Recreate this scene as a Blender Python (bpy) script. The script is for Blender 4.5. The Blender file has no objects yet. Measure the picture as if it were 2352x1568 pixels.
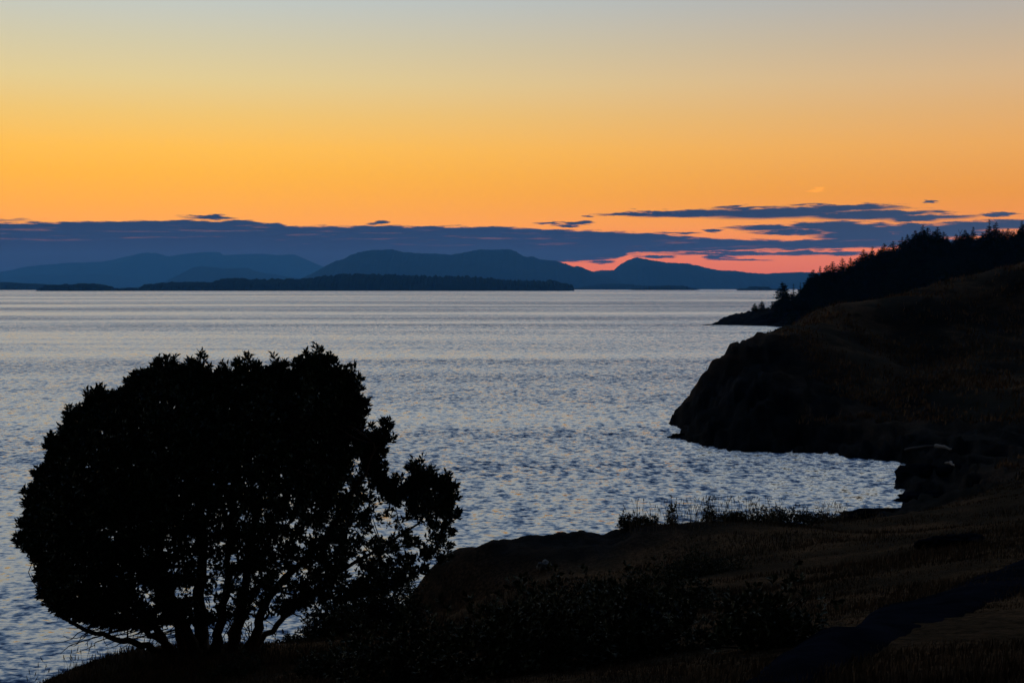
import bpy, math, random
import numpy as np
from mathutils import Vector, Matrix
sc = bpy.context.scene
C = sc.collection
rad = math.radians
rng = np.random.default_rng(11)
random.seed(5)

# ------------------------------------------------------------------ camera
F = 1024 * 50 / 36.0
CAMH = 16.0
HZ = 288.0
PITCH = math.atan((341 - HZ) / F)
cd = bpy.data.cameras.new('camera'); cam = bpy.data.objects.new('camera', cd); C.objects.link(cam)
cd.lens = 50; cd.sensor_width = 36; cd.clip_start = 0.3; cd.clip_end = 200000
cam.location = (0, 0, CAMH); cam.rotation_euler = (rad(90) - PITCH, 0, 0)
sc.camera = cam
CP, SP = math.cos(PITCH), math.sin(PITCH)
def ray(px, py):
    v = (341 - py) / F
    return np.array([(px - 512) / F, CP + v * SP, -SP + v * CP])
def at(px, py, Y):
    d = ray(px, py); d = d * (Y / d[1]); d[2] += CAMH
    return d
def sea(px, py):
    d = ray(px, py); t = -CAMH / d[2]
    return d * t + np.array([0, 0, CAMH])
def D(x, y): return x * 0.43537, y * 0.43537      # survey units of the traced outlines
def azel(px, py):
    d = ray(px, py)
    return math.atan2(d[0], d[1]), math.atan2(d[2], math.hypot(d[0], d[1]))

# ------------------------------------------------------------------ render / exposure
sc.view_settings.view_transform = 'Standard'; sc.view_settings.look = 'None'
sc.view_settings.exposure = 0; sc.view_settings.gamma = 1
sc.render.engine = 'CYCLES'
cy = sc.cycles
cy.use_denoising = True
try: cy.denoiser = 'OPENIMAGEDENOISE'
except Exception: pass
cy.max_bounces = 4; cy.diffuse_bounces = 2; cy.glossy_bounces = 3; cy.transparent_max_bounces = 4; cy.volume_bounces = 1
cy.sample_clamp_indirect = 4

# ------------------------------------------------------------------ world: twilight sky
HAZE_K = 2.35e-5          # extinction per metre
BOX_TOP = 1150.0
HAZE_S = (0.014, 0.056, 0.142)   # light scattered in by a long path of this air
def lin(c):
    c = c / 255.0
    return c / 12.92 if c <= 0.04045 else ((c + 0.055) / 1.055) ** 2.4
def haze_T(e):
    L = 45000.0
    if e > 0.3: L = min(L, BOX_TOP / math.tan(rad(e)))
    return math.exp(-HAZE_K * L)
def sky_col(e, rgb):
    T = haze_T(e)
    return [max(0.0, (lin(c) - s * (1 - T)) / T) for c, s in zip(rgb, HAZE_S)]

w = bpy.data.worlds.new("World"); sc.world = w; w.use_nodes = True
nt = w.node_tree; nt.nodes.clear()
N = nt.nodes.new; L = nt.links.new
def mth(op, a, b=None, c=None, clamp=False):
    n = N('ShaderNodeMath'); n.operation = op; n.use_clamp = clamp
    for i, v in enumerate((a, b, c)):
        if v is None: continue
        if isinstance(v, (int, float)): n.inputs[i].default_value = v
        else: L(v, n.inputs[i])
    return n.outputs[0]
def smooth(v, a, b):
    n = N('ShaderNodeMapRange'); n.interpolation_type = 'SMOOTHSTEP'
    L(v, n.inputs[0]); n.inputs[1].default_value = a; n.inputs[2].default_value = b
    n.inputs[3].default_value = 0; n.inputs[4].default_value = 1
    return n.outputs[0]
def smooth_inv(v, a, b): return mth('SUBTRACT', 1.0, smooth(v, a, b))
def mixc(f, a, b):
    n = N('ShaderNodeMix'); n.data_type = 'RGBA'
    if isinstance(f, (int, float)): n.inputs[0].default_value = f
    else: L(f, n.inputs[0])
    for s, v in ((n.inputs[6], a), (n.inputs[7], b)):
        if isinstance(v, (tuple, list)): s.default_value = (*v[:3], 1)
        else: L(v, s)
    return n.outputs[2]
tc = N('ShaderNodeTexCoord'); sep = N('ShaderNodeSeparateXYZ'); L(tc.outputs['Generated'], sep.inputs[0])
az = mth('ARCTAN2', sep.outputs[0], sep.outputs[1])
el = mth('ARCSINE', sep.outputs[2])
DEG = 180 / math.pi
azd = mth('MULTIPLY', az, DEG); eld = mth('MULTIPLY', el, DEG)
rp = mth('SQRT', mth('DIVIDE', mth('MAXIMUM', eld, 0.0), 90.0))
def ramp(stops):
    n = N('ShaderNodeValToRGB'); cr = n.color_ramp; cr.interpolation = 'B_SPLINE' if False else 'LINEAR'
    st = [(math.sqrt(e / 90.0), sky_col(e, c)) for e, c in stops]
    cr.elements[0].position = st[0][0]; cr.elements[0].color = (*st[0][1], 1)
    cr.elements[1].position = st[-1][0]; cr.elements[1].color = (*st[-1][1], 1)
    for p, c in st[1:-1]:
        q = cr.elements.new(p); q.color = (*c, 1)
    L(rp, n.inputs[0]); return n.outputs[0]
UP = [(14, (238, 240, 234)), (18, (252, 256, 254)), (25, (228, 246, 264)), (33, (158, 196, 244)), (43, (66, 102, 162)), (62, (24, 40, 74)), (90, (13, 20, 40))]
def extend(st):
    # densify low elevations so the haze-corrected curve stays smooth
    es = [0, .25, .5, .8, 1.1, 1.5, 2, 2.5, 3, 3.7, 4.5, 5.5, 6.8, 8.1, 9.5, 11.4]
    xs = [s[0] for s in st]
    return [(e, tuple(float(np.interp(e, xs, [s[1][k] for s in st])) for k in range(3))) for e in es] + UP
left = ramp(extend([(0, (206, 108, 70)), (0.6, (226, 110, 56)), (1.4, (244, 126, 46)), (2.3, (255, 162, 44)), (3.7, (255, 174, 48)), (5.5, (255, 190, 76)), (8.1, (228, 204, 144)), (11.4, (191, 199, 196))]))
right = ramp(extend([(0, (190, 98, 74)), (0.6, (216, 108, 64)), (1.4, (228, 118, 58)), (2.3, (238, 142, 54)), (3.7, (233, 150, 62)), (5.5, (233, 166, 88)), (8.1, (214, 178, 134)), (11.4, (172, 172, 170))]))
sky = mixc(smooth(azd, -16, 24), left, right)
# --- clouds, described by azimuth and elevation
cmb = N('ShaderNodeCombineXYZ'); L(mth('MULTIPLY', azd, 0.55), cmb.inputs[0]); L(mth('MULTIPLY', eld, 5.0), cmb.inputs[1])
def noise(vec, scale, detail=5, rough=0.6):
    n = N('ShaderNodeTexNoise'); L(vec, n.inputs['Vector']); n.inputs['Scale'].default_value = scale
    n.inputs['Detail'].default_value = detail; n.inputs['Roughness'].default_value = rough
    return n
n1 = noise(cmb.outputs[0], 1.6, 7, 0.62)
warp = mth('SUBTRACT', n1.outputs['Fac'], 0.5)
elw = mth('ADD', eld, mth('MULTIPLY', warp, 0.42))
azw = mth('ADD', azd, mth('MULTIPLY', mth('SUBTRACT', noise(cmb.outputs[0], 0.9, 3).outputs['Fac'], 0.5), 2.2))
uv = N('ShaderNodeCombineXYZ'); L(azw, uv.inputs[0]); L(elw, uv.inputs[1])
def dd(x, y):
    a, e = azel(*D(x, y)); return a * DEG, e * DEG
def fcurve(pts, src=None):
    # piecewise curve over azimuth -60..60 -> elevation 0..6
    n = N('ShaderNodeFloatCurve'); cv = n.mapping.curves[0]
    P = [((a + 60) / 120, e / 6) for a, e in pts]
    cv.points[0].location = (0, P[0][1]); cv.points[1].location = (1, P[-1][1])
    for a, e in P: cv.points.new(a, e)
    for p in cv.points: p.handle_type = 'VECTOR'
    n.mapping.update()
    L(mth('DIVIDE', mth('ADD', azd, 60.0), 120.0), n.inputs['Value'])
    return mth('MULTIPLY', n.outputs[0], 6.0)
top = fcurve([dd(*p) for p in [(0,511),(100,509),(250,507),(400,505),(560,506),(640,511),(655,518),(760,518),(900,517),(1100,520),(1300,527),(1440,532),(1520,537),(1600,545),(1750,550),(1900,549),(1960,538),(2050,541),(2180,548),(2352,552)]])
bot = fcurve([(-55, .02)] + [dd(*p) for p in [(0,662),(900,662),(1200,640),(1262,600),(1330,600),(1420,594),(1432,583),(1600,577),(1750,573),(1900,573),(2050,568),(2200,566),(2352,562)]])
bank = mth('MULTIPLY', smooth(mth('SUBTRACT', top, elw), -0.035, 0.05), smooth(mth('SUBTRACT', elw, bot), -0.04, 0.06))
ell = [(1480,491,90,4),(1570,491,130,7),(1760,488,150,12),(1850,483,110,7),(1930,476,130,6),(1830,492,90,5),(1990,492,130,10),(2120,497,90,7),(2030,486,60,4),(2290,492,60,2.5),(2080,504,60,4),
       (1770,522,80,6),(1830,533,90,5),(1900,518,90,9),(1985,525,110,11),(2130,523,160,10),(2290,515,150,9),(2440,512,120,9),(2180,536,110,7),(2070,541,110,10),(1970,540,90,13),
       (490,498,52,5),(1265,513,36,2.6),(1332,512,26,3.2),(1312,518,28,1.8),(1350,496,14,2.2),(870,511,16,4),(1690,473,20,2.4),(2140,463,16,2),(1640,530,16,3),
       (1750,581,190,5),(1900,580,90,4),(1380,601,34,3),(1660,590,34,4),(1580,607,20,2),(1500,588,40,3),(1700,596,60,2),(1560,535,40,2),(1450,538,30,2),
       (-300,500,260,6),(-700,480,300,8),(2700,500,220,12),(3000,520,300,14),(2800,470,200,6)]
dmin = None
for x, y, hw, hh in ell:
    px, py = D(x, y); a, e = azel(px, py)
    wa = hw * .43537 / F * DEG * 1.25; he = hh * .43537 / F * DEG * 1.3
    n = N('ShaderNodeVectorMath'); n.operation = 'MULTIPLY_ADD'; L(uv.outputs[0], n.inputs[0])
    n.inputs[1].default_value = (1 / wa, 1 / he, 0); n.inputs[2].default_value = (-a * DEG / wa, -e * DEG / he, 0)
    q = N('ShaderNodeVectorMath'); q.operation = 'LENGTH'; L(n.outputs[0], q.inputs[0])
    dmin = q.outputs['Value'] if dmin is None else mth('MINIMUM', dmin, q.outputs['Value'])
streak = smooth_inv(mth('ADD', dmin, mth('MULTIPLY', warp, 1.1)), 0.55, 1.15)
mask = mth('MAXIMUM', bank, streak)
# thin gaps where the glow shows through the bank
cmb2 = N('ShaderNodeCombineXYZ'); L(mth('MULTIPLY', azd, 0.3), cmb2.inputs[0]); L(mth('MULTIPLY', eld, 6.5), cmb2.inputs[1])
gap = noise(cmb2.outputs[0], 1.2, 7, 0.66)
gz = mth('MULTIPLY', smooth(mth('SUBTRACT', top, eld), 0.05, 0.25), smooth_inv(mth('SUBTRACT', top, eld), 0.55, 0.95))
mask = mth('MULTIPLY', mask, mth('SUBTRACT', 1.0, mth('MULTIPLY', mth('MULTIPLY', smooth(gap.outputs['Fac'], 0.50, 0.78), gz), 0.2)))
mask = mth('MINIMUM', mask, 0.985)
cloud_l = sky_col(2.0, (22, 58, 95)); cloud_r = sky_col(2.6, (46, 68, 98))
cloudc = mixc(smooth(azd, 2, 22), cloud_l, cloud_r)
sky = mixc(mask, sky, cloudc)
# warm thin bright wisp
a, e = dd(1875, 434)
n = N('ShaderNodeVectorMath'); n.operation = 'MULTIPLY_ADD'; L(uv.outputs[0], n.inputs[0])
n.inputs[1].default_value = (1 / .35, 1 / .08, 0); n.inputs[2].default_value = (-a / .35, -e / .08, 0)
q = N('ShaderNodeVectorMath'); q.operation = 'LENGTH'; L(n.outputs[0], q.inputs[0])
sky = mixc(mth('MULTIPLY', smooth_inv(q.outputs['Value'], 0.2, 1.2), 0.55), sky, [v * 1.25 for v in sky_col(4, (255, 165, 40))])
# fall-off away from the afterglow
aza = mth('ABSOLUTE', mth('ADD', azd, 4.0))
fall = mth('ADD', 0.035, mth('MULTIPLY', 0.965, smooth_inv(aza, 35, 120)))
vm = N('ShaderNodeVectorMath'); vm.operation = 'SCALE'; L(sky, vm.inputs[0]); L(fall, vm.inputs['Scale'])
bg = N('ShaderNodeBackground'); L(vm.outputs[0], bg.inputs[0]); bg.inputs[1].default_value = 1.0
wo = N('ShaderNodeOutputWorld'); L(bg.outputs[0], wo.inputs[0])
w.cycles.sampling_method = 'MANUAL'; w.cycles.sample_map_resolution = 512

# ------------------------------------------------------------------ helpers
def tag(o, label=None, cat=None, group=None, kind=None):
    if label: o['label'] = label
    if cat: o['category'] = cat
    if group: o['group'] = group
    if kind: o['kind'] = kind
    return o
def empty(name, loc):
    o = bpy.data.objects.new(name, None); C.objects.link(o); o.location = [float(v) for v in loc]; o.empty_display_size = .2; return o
def mesh_np(name, verts, faces, mat, parent=None, smooth_=True, attr=None):
    """faces: (n,3) or (n,4) int array, or list of such arrays"""
    if not isinstance(faces, list): faces = [faces]
    me = bpy.data.meshes.new(name)
    verts = np.asarray(verts, dtype=np.float32)
    me.vertices.add(len(verts)); me.vertices.foreach_set('co', verts.ravel())
    fl = [np.asarray(f, dtype=np.int32) for f in faces if len(f)]
    nl = sum(f.size for f in fl); nf = sum(len(f) for f in fl)
    me.loops.add(nl); me.polygons.add(nf)
    me.loops.foreach_set('vertex_index', np.concatenate([f.ravel() for f in fl]))
    tot = np.concatenate([np.full(len(f), f.shape[1], dtype=np.int32) for f in fl])
    st = np.concatenate([[0], np.cumsum(tot)[:-1]]).astype(np.int32)
    me.polygons.foreach_set('loop_start', st)
    me.polygons.foreach_set('use_smooth', np.full(nf, smooth_, dtype=bool))
    if attr:
        for k, v in attr.items():
            a_ = me.attributes.new(k, 'FLOAT', 'POINT'); a_.data.foreach_set('value', np.asarray(v, dtype=np.float32))
    me.update(calc_edges=True)
    if mat: me.materials.append(mat)
    o = bpy.data.objects.new(name, me); C.objects.link(o)
    if parent: o.parent = parent
    return o
def grid_faces(nr, nc):
    i = np.arange(nr - 1)[:, None] * nc + np.arange(nc - 1)[None, :]
    return np.stack([i, i + 1, i + nc + 1, i + nc], -1).reshape(-1, 4)
def _h(ix, iy, s):
    n = (ix.astype(np.int64) * 374761393 + iy.astype(np.int64) * 668265263 + s * 1442695041) & 0xffffffff
    n = ((n ^ (n >> 13)) * 1274126177) & 0xffffffff
    n = (n ^ (n >> 16)) & 0xffffffff
    return n / 4294967295.0
def vnoise(x, y, s=0):
    ix = np.floor(x); iy = np.floor(y); fx = x - ix; fy = y - iy
    fx = fx * fx * fx * (fx * (fx * 6 - 15) + 10); fy = fy * fy * fy * (fy * (fy * 6 - 15) + 10)
    ix = ix.astype(np.int64); iy = iy.astype(np.int64)
    a = _h(ix, iy, s); b = _h(ix + 1, iy, s); c = _h(ix, iy + 1, s); d = _h(ix + 1, iy + 1, s)
    return (a * (1 - fx) + b * fx) * (1 - fy) + (c * (1 - fx) + d * fx) * fy - .5
def fbm(x, y, octs=5, s=0, gain=.5):
    r = 0; a = 1; x = np.asarray(x, float); y = np.asarray(y, float)
    for o in range(octs):
        r = r + a * vnoise(x, y, s + o * 7); a *= gain; x, y = x * 1.93 + y * .55 + 3.1, y * 1.93 - x * .55 + 1.7
    return r
def ridged(x, y, octs=4, s=0):
    r = 0; a = 1; x = np.asarray(x, float); y = np.asarray(y, float)
    for o in range(octs):
        r = r + a * (0.5 - np.abs(vnoise(x, y, s + o * 5)) * 2); a *= .5; x, y = x * 2.03, y * 2.03
    return r

# ------------------------------------------------------------------ materials
def material(name):
    m = bpy.data.materials.new(name); m.use_nodes = True
    b = m.node_tree.nodes['Principled BSDF']
    return m, m.node_tree, b
def mnoise(t, scale, detail=5, rough=.6, vec=None, stretch=None, coord='Object'):
    n = t.nodes.new('ShaderNodeTexNoise'); n.inputs['Scale'].default_value = scale
    n.inputs['Detail'].default_value = detail; n.inputs['Roughness'].default_value = rough
    c = t.nodes.new('ShaderNodeTexCoord'); src = c.outputs[coord]
    if stretch:
        mp = t.nodes.new('ShaderNodeMapping'); mp.inputs['Scale'].default_value = stretch
        t.links.new(src, mp.inputs[0]); src = mp.outputs[0]
    t.links.new(src, n.inputs['Vector'])
    return n
def mramp(t, src, stops):
    r = t.nodes.new('ShaderNodeValToRGB'); cr = r.color_ramp
    cr.elements[0].position = stops[0][0]; cr.elements[0].color = (*stops[0][1], 1)
    cr.elements[1].position = stops[-1][0]; cr.elements[1].color = (*stops[-1][1], 1)
    for p, c in stops[1:-1]:
        e_ = cr.elements.new(p); e_.color = (*c, 1)
    t.links.new(src, r.inputs[0]); return r.outputs[0]
def mmix(t, f, a, b):
    n = t.nodes.new('ShaderNodeMix'); n.data_type = 'RGBA'
    for s, v in ((n.inputs[0], f), (n.inputs[6], a), (n.inputs[7], b)):
        if isinstance(v, (int, float)): s.default_value = v
        elif isinstance(v, tuple): s.default_value = (*v, 1)
        else: t.links.new(v, s)
    return n.outputs[2]
def mbump(t, b, h, dist=.1, strength=1.0):
    n = t.nodes.new('ShaderNodeBump'); n.inputs['Distance'].default_value = dist; n.inputs['Strength'].default_value = strength
    t.links.new(h, n.inputs['Height']); t.links.new(n.outputs[0], b.inputs['Normal'])

def simple(name, c1, c2, scale, rough=.8, spec=.2, bump=.02, stretch=None):
    m, t, b = material(name)
    n = mnoise(t, scale, 5, .6, stretch=stretch)
    t.links.new(mramp(t, n.outputs['Fac'], [(.35, c1), (.65, c2)]), b.inputs['Base Color'])
    b.inputs['Roughness'].default_value = rough; b.inputs['Specular IOR Level'].default_value = spec
    if bump: mbump(t, b, n.outputs['Fac'], bump)
    return m
M_leaf = simple('madrone_leaf', (.012, .026, .010), (.022, .040, .014), 6, .55, .25, 0)
M_leaf2 = simple('shrub_leaf', (.014, .020, .008), (.030, .034, .012), 5, .7, .1, 0)
M_bark = simple('bark', (.030, .018, .012), (.055, .030, .018), 9, .85, .1, .03, (1, 1, .3))
M_needle = simple('needle', (.010, .018, .009), (.018, .028, .012), 1.2, .9, .0, 0)
M_twig = simple('twig', (.03, .022, .016), (.05, .035, .025), 8, .9, .1, 0)
M_grass = simple('dry_grass', (.030, .022, .015), (.100, .067, .041), 1.3, .9, .0, 0)
M_hillgrass = simple('hill_grass', (.060, .037, .021), (.22, .128, .066), .35, .9, .0, 0)
M_stalk = simple('grass_stalk', (.10, .075, .045), (.17, .13, .085), 3, .9, .05, 0)
M_drift = simple('driftwood', (.022, .021, .021), (.055, .050, .050), 5, .8, .2, .02, (1, 6, 6))
M_slab = simple('ledge_rock', (.0025, .0035, .006), (.007, .009, .015), 1.6, .85, .0, .03)
M_lichen = simple('lichen_rock', (.06, .065, .065), (.13, .13, .125), 4, .85, .2, .03)
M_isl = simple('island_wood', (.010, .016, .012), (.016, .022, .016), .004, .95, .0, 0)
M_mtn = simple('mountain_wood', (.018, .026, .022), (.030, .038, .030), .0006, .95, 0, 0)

def tm_add(t, a, b_, k):
    n = t.nodes.new('ShaderNodeMath'); n.operation = 'MULTIPLY_ADD'; t.links.new(b_, n.inputs[0]); n.inputs[1].default_value = k; t.links.new(a, n.inputs[2]); return n.outputs[0]
# ground: rock / dry grass / moss by surface attribute
M_ground, t, b = material('ground')
at_r = t.nodes.new('ShaderNodeAttribute'); at_r.attribute_name = 'rock'
at_s = t.nodes.new('ShaderNodeAttribute'); at_s.attribute_name = 'scrub'
nb = mnoise(t, .12, 7, .62, stretch=(1, .8, 3.0)); nf = mnoise(t, 9, 6, .75); nr = mnoise(t, .9, 7, .7)
g1 = mramp(t, nb.outputs['Fac'], [(.36, (.013, .010, .008)), (.46, (.036, .025, .015)), (.54, (.130, .076, .040)), (.62, (.052, .035, .020)), (.70, (.110, .067, .036))])
g2 = mmix(t, mramp(t, nf.outputs['Fac'], [(.38, (0, 0, 0)), (.6, (.9, .9, .9))]), g1, (.012, .010, .005))
rk = mramp(t, nr.outputs['Fac'], [(.35, (.004, .005, .006)), (.6, (.009, .011, .013)), (.75, (.022, .026, .032))])
t.links.new(mmix(t, at_r.outputs['Fac'], mmix(t, at_s.outputs['Fac'], g2, (.006, .006, .004)), rk), b.inputs['Base Color'])
b.inputs['Roughness'].default_value = .9; b.inputs['Specular IOR Level'].default_value = .005
mbump(t, b, tm_add(t, nr.outputs['Fac'], nf.outputs['Fac'], .35), .25, .9)

# water: slopes of the wavelets given directly by noise
M_water, t, b = material('sea_water')
b.inputs['Base Color'].default_value = (.004, .012, .028, 1); b.inputs['IOR'].default_value = 1.8
b.inputs['Roughness'].default_value = .13
s1 = mnoise(t, 1.0, 3, .55, stretch=(1.3, 1.9, 1)); s2 = mnoise(t, 1.0, 2, .5, stretch=(1.4, .55, 1)); s4 = mnoise(t, 1.0, 3, .6, stretch=(.6, .17, 1)); s3 = mnoise(t, 1.0, 2, .5, stretch=(2.8, 4.6, 1))
def vmath(t, op, a, b_=None, sc_=None):
    n = t.nodes.new('ShaderNodeVectorMath'); n.operation = op
    for i, v in enumerate((a, b_)):
        if v is None: continue
        if isinstance(v, tuple): n.inputs[i].default_value = v
        else: t.links.new(v, n.inputs[i])
    if sc_ is not None:
        if isinstance(sc_, float): n.inputs['Scale'].default_value = sc_
        else: t.links.new(sc_, n.inputs['Scale'])
    return n.outputs['Value'] if op in ('LENGTH', 'DOT_PRODUCT') else n.outputs['Vector']
half = (.5, .5, .5)
sl = vmath(t, 'ADD', vmath(t, 'SUBTRACT', s1.outputs['Color'], half), vmath(t, 'SCALE', vmath(t, 'SUBTRACT', s2.outputs['Color'], half), None, .6))
sl = vmath(t, 'ADD', sl, vmath(t, 'SCALE', vmath(t, 'SUBTRACT', s4.outputs['Color'], half), None, .45))
sl = vmath(t, 'ADD', sl, vmath(t, 'SCALE', vmath(t, 'SUBTRACT', s3.outputs['Color'], half), None, .8))
# wind lanes: calmer and rougher water, long across the view
l1 = mnoise(t, 1.0, 4, .55, stretch=(.0011, .0062, 1)); l2 = mnoise(t, 1.0, 3, .5, stretch=(.00022, .0011, 1)); l3 = mnoise(t, 1.0, 3, .55, stretch=(.008, .030, 1))
def tm(op, a, b_, c_=None):
    n = t.nodes.new('ShaderNodeMath'); n.operation = op
    for i, v in enumerate((a, b_, c_)):
        if v is None: continue
        if isinstance(v, (int, float)): n.inputs[i].default_value = v
        else: t.links.new(v, n.inputs[i])
    return n.outputs[0]
lane = tm('ADD', tm('ADD', tm('MULTIPLY', l1.outputs['Fac'], .48), tm('MULTIPLY', l2.outputs['Fac'], .40)), tm('MULTIPLY', l3.outputs['Fac'], .12))
amp = t.nodes.new('ShaderNodeMapRange'); t.links.new(lane, amp.inputs[0])
for i, v in enumerate((.43, .57, .21, .57)): amp.inputs[i + 1].default_value = v
sl = vmath(t, 'SCALE', sl, None, amp.outputs[0])
sl = vmath(t, 'MULTIPLY', sl, (1.2, 2.3, 0))
# the faces of the wavelets seen from this shore lean towards it
sl = vmath(t, 'ADD', sl, vmath(t, 'SCALE', (0., -.55, 0.), None, amp.outputs[0]))
nrm = vmath(t, 'NORMALIZE', vmath(t, 'ADD', sl, (0, 0, 1)))
t.links.new(nrm, b.inputs['Normal'])

# ------------------------------------------------------------------ water and far land
wm = []
xs = [-39000, 39000]; ys = [-9000, 45500]
mesh_np('water', [(xs[0], ys[0], 0), (xs[1], ys[0], 0), (xs[1], ys[1], 0), (xs[0], ys[1], 0)], np.array([[0, 1, 2, 3]]), M_water, smooth_=False)
tag(bpy.data.objects['water'], kind='structure')

Z1 = lambda x, y: (x * .14881, 185 + y * .14881)
Z2 = lambda x, y: (325 + x * .14881, 185 + y * .14881)
Z3 = lambda x, y: (650 + x * .159, 185 + y * .159)
def landform(name, pts, Y, depth, step, mat, rough, seed, power=.6, fringe=0, base=HZ):
    """pts are (px,py) of the crest; depth is the half thickness front to back"""
    P = np.array([at(px, py, Y) for px, py in pts]); P = P[np.argsort(P[:, 0])]
    x = np.arange(P[0, 0], P[-1, 0], step); h = np.maximum(np.interp(x, P[:, 0], P[:, 2]), 0)
    nr_ = 33; tt = np.linspace(-1, 1, nr_)
    X, T = np.meshgrid(x, tt)
    h = h + fbm(x / (rough * 14), x * 0 + seed, 4, seed) * rough * .8 * np.clip(h / (rough * 4 + 1), 0, 1)
    prof = np.clip(1 - np.abs(T) ** 1.7, 0, 1) ** power
    wob = fbm(X / (depth * .5), T * 2 + seed, 5, seed + 3)
    Z = h[None, :] * np.clip(prof * (1 + wob * .5 * np.abs(T) * 1.6), 0, 1)
    hn = h[None, :] / max(h.max(), 1)
    Yv = Y + T * depth * (.35 + .65 * np.sqrt(hn)) + wob * depth * .12 * (1 - np.abs(T))
    Z = np.where(np.abs(T) > .99, -3, Z)
    if fringe: Z = Z + np.where((Z > fringe * .2), (rng.random(len(x)) ** 2)[None, :] * fringe * 1.3 * (.75 + .25 * rng.random(Z.shape)), 0)
    V = np.stack([X, Yv, Z], -1).reshape(-1, 3)
    o = mesh_np(name, V, grid_faces(nr_, len(x)), mat, smooth_=not fringe)
    tag(o, kind='structure'); return o
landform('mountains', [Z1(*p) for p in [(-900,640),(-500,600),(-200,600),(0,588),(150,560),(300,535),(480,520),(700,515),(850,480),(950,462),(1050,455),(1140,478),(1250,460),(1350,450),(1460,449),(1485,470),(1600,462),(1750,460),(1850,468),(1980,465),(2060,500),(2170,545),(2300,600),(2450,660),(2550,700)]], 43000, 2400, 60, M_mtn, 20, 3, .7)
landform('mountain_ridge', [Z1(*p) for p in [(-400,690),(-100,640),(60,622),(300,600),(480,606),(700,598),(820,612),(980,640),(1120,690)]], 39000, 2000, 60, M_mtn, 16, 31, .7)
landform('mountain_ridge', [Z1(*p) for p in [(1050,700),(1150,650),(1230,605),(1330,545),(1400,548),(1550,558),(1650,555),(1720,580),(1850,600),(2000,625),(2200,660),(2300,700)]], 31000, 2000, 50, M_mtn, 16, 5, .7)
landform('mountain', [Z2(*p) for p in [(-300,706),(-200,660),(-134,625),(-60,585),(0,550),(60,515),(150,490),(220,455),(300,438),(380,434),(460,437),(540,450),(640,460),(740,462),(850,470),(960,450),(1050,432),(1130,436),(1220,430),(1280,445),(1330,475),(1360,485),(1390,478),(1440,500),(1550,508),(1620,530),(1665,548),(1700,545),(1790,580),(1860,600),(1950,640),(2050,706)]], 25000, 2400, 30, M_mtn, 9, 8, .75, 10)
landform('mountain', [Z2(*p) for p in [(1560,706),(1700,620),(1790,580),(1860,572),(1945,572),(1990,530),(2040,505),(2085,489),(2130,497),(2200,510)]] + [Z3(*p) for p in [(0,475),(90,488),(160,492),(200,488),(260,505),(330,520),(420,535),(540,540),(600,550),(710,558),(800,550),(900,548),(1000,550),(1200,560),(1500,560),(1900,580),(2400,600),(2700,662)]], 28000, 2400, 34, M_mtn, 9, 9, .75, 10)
ISL = [('island', [Z1(*p) for p in [(988,708),(992,690),(1000,676),(1040,663),(1150,655),(1300,660),(1450,660),(1490,645),(1560,633),(1700,640),(1900,638),(2060,640),(2200,615),(2300,608)]] + [Z2(*p) for p in [(150,606),(300,604),(500,606),(700,617),(900,616),(1100,628),(1250,640),(1400,647),(1550,650),(1630,666),(1660,684),(1670,708)]], 9500, 420, 7, 4, 12, 14),
       ('island', [Z1(*p) for p in [(262,708),(300,695),(325,680),(450,671),(600,669),(690,676),(740,694),(762,704),(780,701),(860,698),(900,702),(935,709)]], 9000, 160, 6, 3, 14, 10),
       ('island', [Z1(*p) for p in [(-700,660),(-60,654),(0,656),(100,663),(250,671),(330,678),(400,688),(450,706)]], 14000, 500, 9, 4, 15, 12),
       ('island', [Z1(*p) for p in [(840,706),(880,694),(920,690),(960,686),(1000,682),(1100,682),(1250,706)]], 19000, 500, 12, 4, 16, 8),
       ('island', [Z2(*p) for p in [(1640,706),(1680,698),(1750,680),(1880,664),(2000,662),(2150,677),(2250,680),(2330,700)]], 18000, 500, 12, 4, 17, 10),
       ('island', [Z2(*p) for p in [(2050,704),(2180,684),(2300,677),(2400,676),(2440,690),(2520,704)]], 13500, 200, 9, 4, 18, 10),
       ('island', [Z3(*p) for p in [(545,663),(565,655),(600,648),(650,641),(730,643),(780,655),(820,657),(880,662)]], 11000, 150, 7, 3, 19, 9)]
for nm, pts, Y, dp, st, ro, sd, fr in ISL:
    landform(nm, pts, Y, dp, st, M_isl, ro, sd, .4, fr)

# ------------------------------------------------------------------ coast terrain (thin plate spline through surveyed points)
def tps_fit(P):
    P = np.asarray(P, float); n = len(P)
    d = np.hypot(P[:, None, 0] - P[None, :, 0], P[:, None, 1] - P[None, :, 1])
    K = np.where(d > 0, d * d * np.log(d + 1e-9), 0) + np.eye(n) * 2.0
    A = np.zeros((n + 3, n + 3)); A[:n, :n] = K; A[:n, n] = 1; A[:n, n + 1:] = P[:, :2]
    A[n, :n] = 1; A[n + 1:, :n] = P[:, :2].T
    return P, np.linalg.solve(A, np.concatenate([P[:, 2], [0, 0, 0]]))
def tps_eval(fit, x, y):
    P, wgt = fit; sh = np.shape(x); x = np.ravel(x).astype(float); y = np.ravel(y).astype(float); out = np.empty(len(x))
    for i in range(0, len(x), 20000):
        xx = x[i:i + 20000]; yy = y[i:i + 20000]
        d = np.hypot(xx[:, None] - P[None, :, 0], yy[:, None] - P[None, :, 1])
        out[i:i + 20000] = np.where(d > 0, d * d * np.log(d + 1e-9), 0) @ wgt[:-3] + wgt[-3] + wgt[-2] * xx + wgt[-1] * yy
    return out.reshape(sh)
S = 1.0
ctl = []
def A(*p): ctl.append(tuple(at(*p)))
def Wd(*p): ctl.append(p)
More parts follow.
